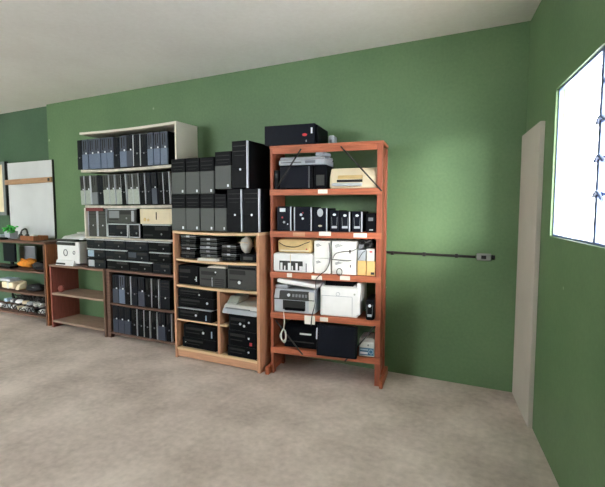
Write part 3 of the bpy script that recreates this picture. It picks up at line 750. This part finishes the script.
B(-w * .34, w * .2, -.006, .01, h * .30, h * .42, .002).build('output_slot', DARK, r)
MB().prism([(-.06, .02), (.02, .02), (.02, .05), (-.055, .04)], -w * .42, w * .2, .005).build('paper_tray', LGREY, r)
MB().disc(w * .42, h * .2, .012, -.004, .008).build('button', CREAM, r)

# shelf 2: power units
z = LV[3][0]; g = 'black units on the second level of the red rack'
def unit(x0, x1, ytop, label, kind, edge=''):
    r, w = rthing('power_unit', label, 'power unit', x0, x1, z, .02, 0, g); h = rz_((x0 + x1) / 2, ytop, .02) - z
    w -= .004
    B(-w / 2, w / 2, .012, .30, 0, h, .005).build('case', BLACKM, r); B(-w / 2 + .001, w / 2 - .001, 0, .012, .001, h - .001, .004).build('front_panel', NAVY if kind != 'plain' else BLACK, r)
    if edge:
        m = MB()
        if 'R' in edge: m.box(w / 2 - .010, w / 2, -.006, .012, .002, h - .002, .002)
        if 'L' in edge: m.box(-w / 2, -w / 2 + .010, -.006, .012, .002, h - .002, .002)
        m.build('silver_edge', SILVER, r)
    if kind == 'a':
        B(-w * .3, w * .1, -.003, .001, h * .78, h * .93, .001).build('white_label', BADGE, r); MB().disc(-w * .12, h * .55, .008, -.002).build('red_mark', RED, r)
        MB().disc(0, h * .36, .011, -.002).disc(w * .25, h * .28, .006, -.002).build('button', LGREY, r)
    if kind == 'b':
        MB().disc(-w * .1, h * .68, .012, -.002).disc(0, h * .52, .01, -.002).build('button', BADGE, r); MB().disc(-.0, h * .76, .006, -.002).build('red_mark', RED, r)
    if kind == 'c':
        MB().disc(0, h * .80, .026, -.002, rz=.036).build('speaker_ring', LGREY, r); MB().disc(0, h * .24, .018, -.002, rz=.009).build('badge', CREAM, r)
    if kind == 'd':
        MB().disc(0, h * .80, .014, -.002, rz=.010).build('button', BADGE, r); MB().prism([(-.003, .03), (.001, .03), (.001, .05), (-.003, .05)], -w * .28, w * .28).build('badge', LGREY, r)
        MB().tube([(-w * .25, -.002, h * .3), (-w * .3, -.002, h * .7)], .002, 5).tube([(w * .25, -.002, h * .3), (w * .3, -.002, h * .7)], .002, 5).build('outline', MGREY, r)
    if kind == 'plain':
        B(-w * .25, w * .2, -.003, .001, h * .6, h * .78, .001).build('panel', MGREY, r); B(-w * .15, w * .2, -.003, .001, h * .1, h * .16).build('badge', LGREY, r)
unit(276.8, 291.5, 206.5, 'leftmost black unit on rack second level, white label and red mark', 'a', 'R')
unit(293.8, 312, 207, 'wide black unit with two white buttons, second on rack second level', 'b', 'LR')
unit(313, 327.5, 208, 'black unit with large grey oval ring on rack second level', 'c', 'R')
unit(329.5, 339.3, 210.5, 'slim black unit right beside the grey-oval one, white button and badge', 'd')
unit(339.6, 350.3, 211.5, 'middle of three slim black units, silver right edge, rack second level', 'd', 'R')
unit(351.6, 362.5, 211.5, 'rightmost of three slim black units with silver edge, rack second level', 'd', 'R')
unit(365.5, 376.5, 213.5, 'short plain black unit at right end of rack second level', 'plain')

# shelf 3
z = LV[2][0]
r, w = rthing('white_printer', 'white printer with dark slotted front on the rack middle level', 'printer', 270.5, 312.3, z, -.012); h = rz_(292, 253.5, -.012) - z
B(-w / 2, w / 2, 0, .32, 0, h, .018).build('body', WHITEP, r)
B(-w * .33, w * .26, -.004, .004, .02, h * .6, .002).build('slot_panel', CHAR, r)
m = MB()
for k, ww in enumerate((.02, .012, .028, .01, .02, .03, .012)): m.box(-w * .30 + k * .036, -w * .30 + k * .036 + ww, -.008, -.002, .022, h * (.35 if k % 2 else .5))
m.build('slot_bars', WHITEP, r)
B(w * .34, w * .36, -.004, .002, .01, h * .5).build('side_slot', MGREY, r); B(-w * .05, -w * .04, -.006, .002, h * .5, h * .95).build('cable_tie', CREAM, r)
h0 = h
r, w = rthing('beige_router', 'beige rounded flat device with a dark cable on the white printer', 'device', 277.5, 311.5, z + h0 + .001, .02); h = rz_(294, 239.5, .02) - z - h0
B(-w / 2, w / 2, 0, .26, 0, h, .026, 3).build('body', BEIGE, r); B(-w * .42, w * .42, -.003, .004, h * .12, h * .22, .001).build('groove', CREAM, r)
MB().tube([(-w * .45, -.006, h * .75), (-w * .25, -.008, h * .5), (w * .05, -.008, h * .45), (w * .3, -.006, h * .7), (w * .46, -.004, h * .85)], .0035, 5).build('cable', CABLEB, r)
MB().disc(w * .36, h * .3, .007, -.001).build('button', RED, r)
def carton(x0, x1, z0, ytop, label, m_, marks=True, dv=.015, d=.25, group='cartons on the middle level of the red rack', h=None):
    r, w = rthing('carton', label, 'box', x0, x1, z0, dv, 0, group); w -= .004
    h = h or rz_((x0 + x1) / 2, ytop, dv) - z0
    B(-w / 2, w / 2, 0, d, 0, h, .003).build('box_body', m_, r)
    if marks:
        m = MB()
        for k in range(3):
            m.box(-w * .36, -w * .36 + w * (.3 - k * .06), -.002, .001, h * (.66 + k * .06), h * (.66 + k * .06) + .005, mtx=Matrix.Translation((-w * .3, 0, h * .72)) @ Matrix.Rotation(-R_(18), 4, 'Y') @ Matrix.Translation((w * .3, 0, -h * .72)))
        m.build('printing', MGREY, r)
    B(-w / 2 + .002, w / 2 - .002, .06, .07, h - .001, h + .0008).build('flap_seam', LGREY, r)
    return r, w, h
r, w, h = carton(314, 330.6, z, 258.5, 'white carton, lower left of the four on the rack middle level', CARTON); ha = h
r, w, h2 = carton(314, 330.3, z + ha + .002, 241, 'white carton, upper left of the four, next to the beige device', CARTON)
r, w, h = carton(331.8, 356.3, z, 260, 'wide white carton, lower right of the four on rack middle level', CARTON); hb = h
B(w * .25, w * .29, -.003, .001, h * .5, h * .68).build('dark_mark', INK, r)
r, w, h = carton(331.6, 356.6, z + hb + .002, 241.5, 'wide white carton, upper right of the four on rack middle level', CARTON)
B(w * .22, w * .27, -.003, .001, h * .35, h * .55).build('dark_mark', INK, r)
r, w, h = carton(357.2, 366, z, 261, 'yellow carton beside the wide white cartons on rack middle level', YCARTON, False); hc = h
MB().disc(w * .15, h * .55, .006, -.001).build('mark', BEIGE, r)
r, w, h = carton(366.3, 375.5, z, 261.5, 'yellow carton next to right post on rack middle level', YCARTON, False); hd = h
MB().prism([(-.003, .01), (.0, .01), (.0, .03), (-.003, .02)], 0, w * .4).build('dark_mark', INK, r)
r, w, h = carton(357.4, 365.8, z + hc + .001, 250, 'grey-white box on left yellow carton, under the cable heap', LGREY, False); MB().tube([(-w * .4, -.004, h * .1), (w * .1, -.006, h * .7), (w * .45, -.004, h * .9)], .003, 5).build('cable', CABLEB, r)
r, w, h = carton(366.4, 374.8, z + hd + .001, 249, 'grey-white box with red mark on right yellow carton', OFFW, False); B(-w * .1, w * .2, -.003, .001, h * .7, h * .82).build('red_mark', RED, r)
ztop = z + hd + h + .003
m = MB()
c0 = RACK.U(359, ztop, .05); c1 = RACK.U(372.5, ztop, .05)
for k in range(26):
    pts = [RACK.P(random.uniform(c0, c1), random.uniform(.055, .18), ztop + .014 + random.uniform(0, .062)) for _ in range(6)]
    m.tube(pts, .009, 5)
tag(m.build('cable_heap', CABLEB), 'heap of black cables on the small boxes beside the right rack post', 'cables', kind='stuff')
r, w = rthing('power_plug', 'black plug adapter with grey pins lying on the black cable heap', 'plug', 358.5, 363, ztop, .0, dz=.0); B(-.02, .02, 0, .05, .0, .035, .006).build('plug_body', MGREY, r); m = MB(); m.box(-.012, -.007, -.015, 0, .012, .018); m.box(.007, .012, -.015, 0, .012, .018); m.build('pins', SILVER, r)
# loose cables over the cartons
def pr(px, py, dv): 
    zz = RACK.Z(.5, py, dv); u = RACK.U(px, zz, dv); return RACK.P(u, dv, RACK.Z(u, py, dv))
def cable(name, label, pts, r=.004, m_=CABLEB): 
    return tag(MB().tube([pr(*p) for p in pts], r, 6).build(name, m_), label, 'cable')
cable('black_cable', 'black cable hanging from white cartons down past two shelf edges to the lowest level', [(329, 243, .0), (330, 252, -.004), (329.5, 262, -.004), (326, 270, -.006), (321, 274, -.02), (316, 280, -.026), (316, 292, -.024), (315, 304, -.022), (312, 316, -.026), (311, 326, -.02)])
cable('black_cable', 'black cable looping across the upper wide white carton', [(333, 258, -.002), (336, 253.5, -.004), (344, 251.5, -.004), (352, 251, -.004), (358, 248, -.004)], .0035)
cable('black_cable', 'black cable running along the top of lower wide white carton', [(331, 259, -.004), (338, 260, -.004), (346, 260.8, -.004), (351, 260.6, -.004)], .0035)
m = MB()
cc = pr(339.5, 272, -.024)
m.tube([cc + Vector((.024 * math.cos(a), -.002 * a / 3, .03 * math.sin(a))) for a in [i * .5 for i in range(26)]], .003, 5)
tag(m.build('coiled_cable', CABLEB), 'small coiled black cable hanging at the shelf edge before the white cartons', 'cable')

# shelf 4
z = LV[1][0]
r, w = rthing('grey_multifunction_printer', 'pale grey multifunction printer with dark paper opening on the rack fourth level', 'printer', 273.5, 314.5, z, .005); h = rz_(285, 285.5, .005) - z
MB().prism([(0, 0), (.33, 0), (.33, h * .86), (.03, h * .86), (.0, h * .6)], -w / 2, w / 2, .012).build('body', LGREY, r)
B(-w * .5, -w * .18, .03, .3, h * .865, h, .012).build('left_hump', LGREY, r)
MB().prism([(-.012, h * .52), (.03, h * .52), (.045, h * .82), (.005, h * .78)], -w * .36, w * .36, .005).build('control_panel', CHAR, r)
m = MB(); m.disc(-w * .12, h * .66, .014, -.006, .012); m.build('dial', BADGE, r)
m = MB(); 
for k in range(5): m.box(-w * .03 + k * .03, -w * .03 + k * .03 + .018, -.010, .0, h * .6, h * .7)
m.build('keys', MGREY, r)
B(-w * .27, w * .28, -.004, .004, h * .12, h * .46, .002).build('paper_opening', DARK, r)
B(-w / 2 + .002, w / 2 - .002, -.003, .002, h * .48, h * .52).build('seam', CHAR, r)
m = MB(); m.prism([(-.03, h * .12), (.0, h * .12), (.0, h * .2), (-.03, h * .16)], -w * .2, w * .28); m.build('output_tray', BLACK, r)
B(w * .36, w * .5, -.003, .004, h * .05, h * .8, .004).build('side_cover', OFFW, r)
hp = h
u0 = RACK.U(277.5, .88, .0); u1 = RACK.U(318, .84, .0)
t = thing('flat_white_panel', 'long white flat panel lying tilted across the two rack printers', 'panel', RACK.P(u0, -.02, z + hp + .030), RACK.a, ry=R_(6.0))
B(0, (u1 - u0), .0, .27, 0, .036, .010).build('panel_face', WHITEP, t); B(.03, (u1 - u0) - .03, .02, .25, -.006, -.0005, .001).build('backing_pad', OFFW, t); 
r, w = rthing('white_laser_printer', 'boxy white laser printer with black top tray on the rack fourth level', 'printer', 320.2, 357.5, z, .005); h = rz_(340, 288, .005) - z
MB().prism([(0, 0), (.33, 0), (.33, h + .03), (.06, h + .02), (0, h)], -w / 2, w / 2 , .010).build('body', WHITEP, r)
MB().prism([(.02, h + .012), (.27, h + .022), (.27, h + .066), (.06, h + .060)], -w * .40, w * .38, .006).build('top_tray', BLACK, r)
MB().prism([(.0, h * .1), (.3, h * .1), (.33, h + .06), (.03, h + .045), (.0, h * .75)], w / 2 - .012, w / 2 + .022, .006).build('right_shoulder', WHITEP, r)
m = MB(); m.box(-w * .46, w * .36, -.002, .002, h * .70, h * .715); m.box(w * .355, w * .365, -.002, .002, .01, h * .7); m.box(-w * .46, -w * .45, -.002, .002, .01, h * .7); m.build('panel_seam', LGREY, r)
MB().ring(-w * .02, h * .78, .016, -.001, .004).build('emblem', LGREY, r)
MB().disc(w * .42, h * .8, .008, -.001).build('button', SAGE, r)
r, w = rthing('black_speaker', 'small black rounded power unit overhanging right end of the fourth level', 'power unit', 365.3, 376.2, z, -.05); h = rz_(371, 299.5, -.05) - z; h = min(h, .22)
B(-w / 2, w / 2, 0, .26, 0, h, .02, 3).build('body', BLACK, r); MB().disc(0, h * .70, .013, -.001, .006).build('button', BADGE, r); MB().prism([(-.004, .035), (.002, .035), (.002, .055), (-.004, .055)], -w * .25, w * .25).build('badge', LGREY, r)
MB().tube([(-w * .3, -.001, h * .25), (-w * .34, -.001, h * .75)], .002, 5).tube([(w * .3, -.001, h * .25), (w * .34, -.001, h * .75)], .002, 5).build('outline', MGREY, r)
m = MB(); m.tube([pr(283.5, 311, -.040), pr(284.2, 320, -.040), pr(283.8, 330, -.040)], .004, 6)
c = pr(283.2, 336, -.040)
for q in range(3):
    m.tube([c + Vector((.032 * math.sin(a) * (1 - .2 * q), .004 * q, .055 * math.cos(a) + .012 * math.sin(2 * a + q))) for a in [i * .42 for i in range(16)]], .0035, 5)
tag(m.build('white_cable', CABLEW), 'white cable hanging in a coil from the fourth level by left post', 'cable')

# shelf 5
z = LV[0][0]
r, w = rthing('black_printer', 'black printer with a white tag on lowest rack level, left of big box', 'printer', 284, 317.5, z, .03); h = rz_(300, 325.5, .03) - z
MB().prism([(0, 0), (.32, 0), (.32, h), (.05, h), (0, h * .8)], -w / 2, w / 2, .01).build('body', BLACK, r)
MB().prism([(-.004, h * .6), (.03, h * .84), (.032, h * .88), (-.002, h * .66)], -w * .02, w * .32, .001).build('white_tag', OFFW, r)
B(-w * .4, w * .4, -.004, .003, h * .25, h * .3).build('slot', DARK, r)
r, w = rthing('black_monitor', 'large black flat monitor leaning over the front of the lowest rack level', 'monitor', 316.6, 356.5, z, -.078, zz=.1); h = .265
tl_ = R_(-7)
MM = Matrix.Rotation(tl_, 4, 'X')
B(-w / 2, w / 2, -.012, .028, -.008, h, .008, mtx=MM).build('housing', BLACK, r)
B(-w / 2 + .015, w / 2 - .015, -.0145, -.0115, .004, h - .015, mtx=MM).build('screen', NAVY, r)
B(-w / 2 - .006, -w / 2 + .004, -.02, .01, h * .5, h * .86, .002, mtx=MM).build('white_strip', BADGE, r)
B(-.1, .1, .06, .22, .001, .016, .003).build('stand', BLACK, r); MB().prism([(.02, .05), (.03, .05), (.12, .016), (.10, .016)], -.03, .03).build('neck', BLACK, r)
r, w = rthing('blue_label_box', 'small white box with blue lower label at right of lowest rack level', 'box', 359, 375, z, -.0); h = rz_(367, 339.5, 0.0) - z
MB().prism([(0, 0), (.22, 0), (.22, h), (.03, h), (0, h * .82)], -w / 2, w / 2, .006).build('box_body', OFFW, r)
B(-w * .46, w * .46, -.003, .001, h * .08, h * .5).build('blue_label', BLUEL, r)
B(-w * .42, w * .08, -.005, -.002, h * .14, h * .27).build('white_print', BADGE, r); MB().ring(w * .28, h * .3, .018, -.003, .007).build('ring_mark', PALEBLUE, r)
m = MB(); m.box(-w * .4, w * .1, -.0055, -.003, h * .36, h * .44); m.build('pale_print', PALEBLUE, r)
MB().disc(w * .1, h * .66, .008, .0).build('knob', MGREY, r)

# ------------------------------------------------------------------ light
W = bpy.data.worlds.new('sky'); SC.world = W; W.use_nodes = True
bg = W.node_tree.nodes['Background']; bg.inputs[0].default_value = (.93, .97, 1.0, 1); bg.inputs[1].default_value = 17.0
sd = bpy.data.lights.new('hazy_sun', 'SUN'); sd.energy = 34.0; sd.angle = R_(42); sd.color = (1, .97, .92)
so = bpy.data.objects.new('hazy_sun', sd); COL.objects.link(so)
so.rotation_euler = Vector((-.48, .80, -.37)).to_track_quat('-Z', 'Y').to_euler()

SC.view_settings.view_transform = 'Standard'; SC.view_settings.look = 'None'; SC.view_settings.gamma = 1; SC.view_settings.use_curve_mapping = False
SC.view_settings.exposure = 0.0
SC.cycles.use_denoising = True
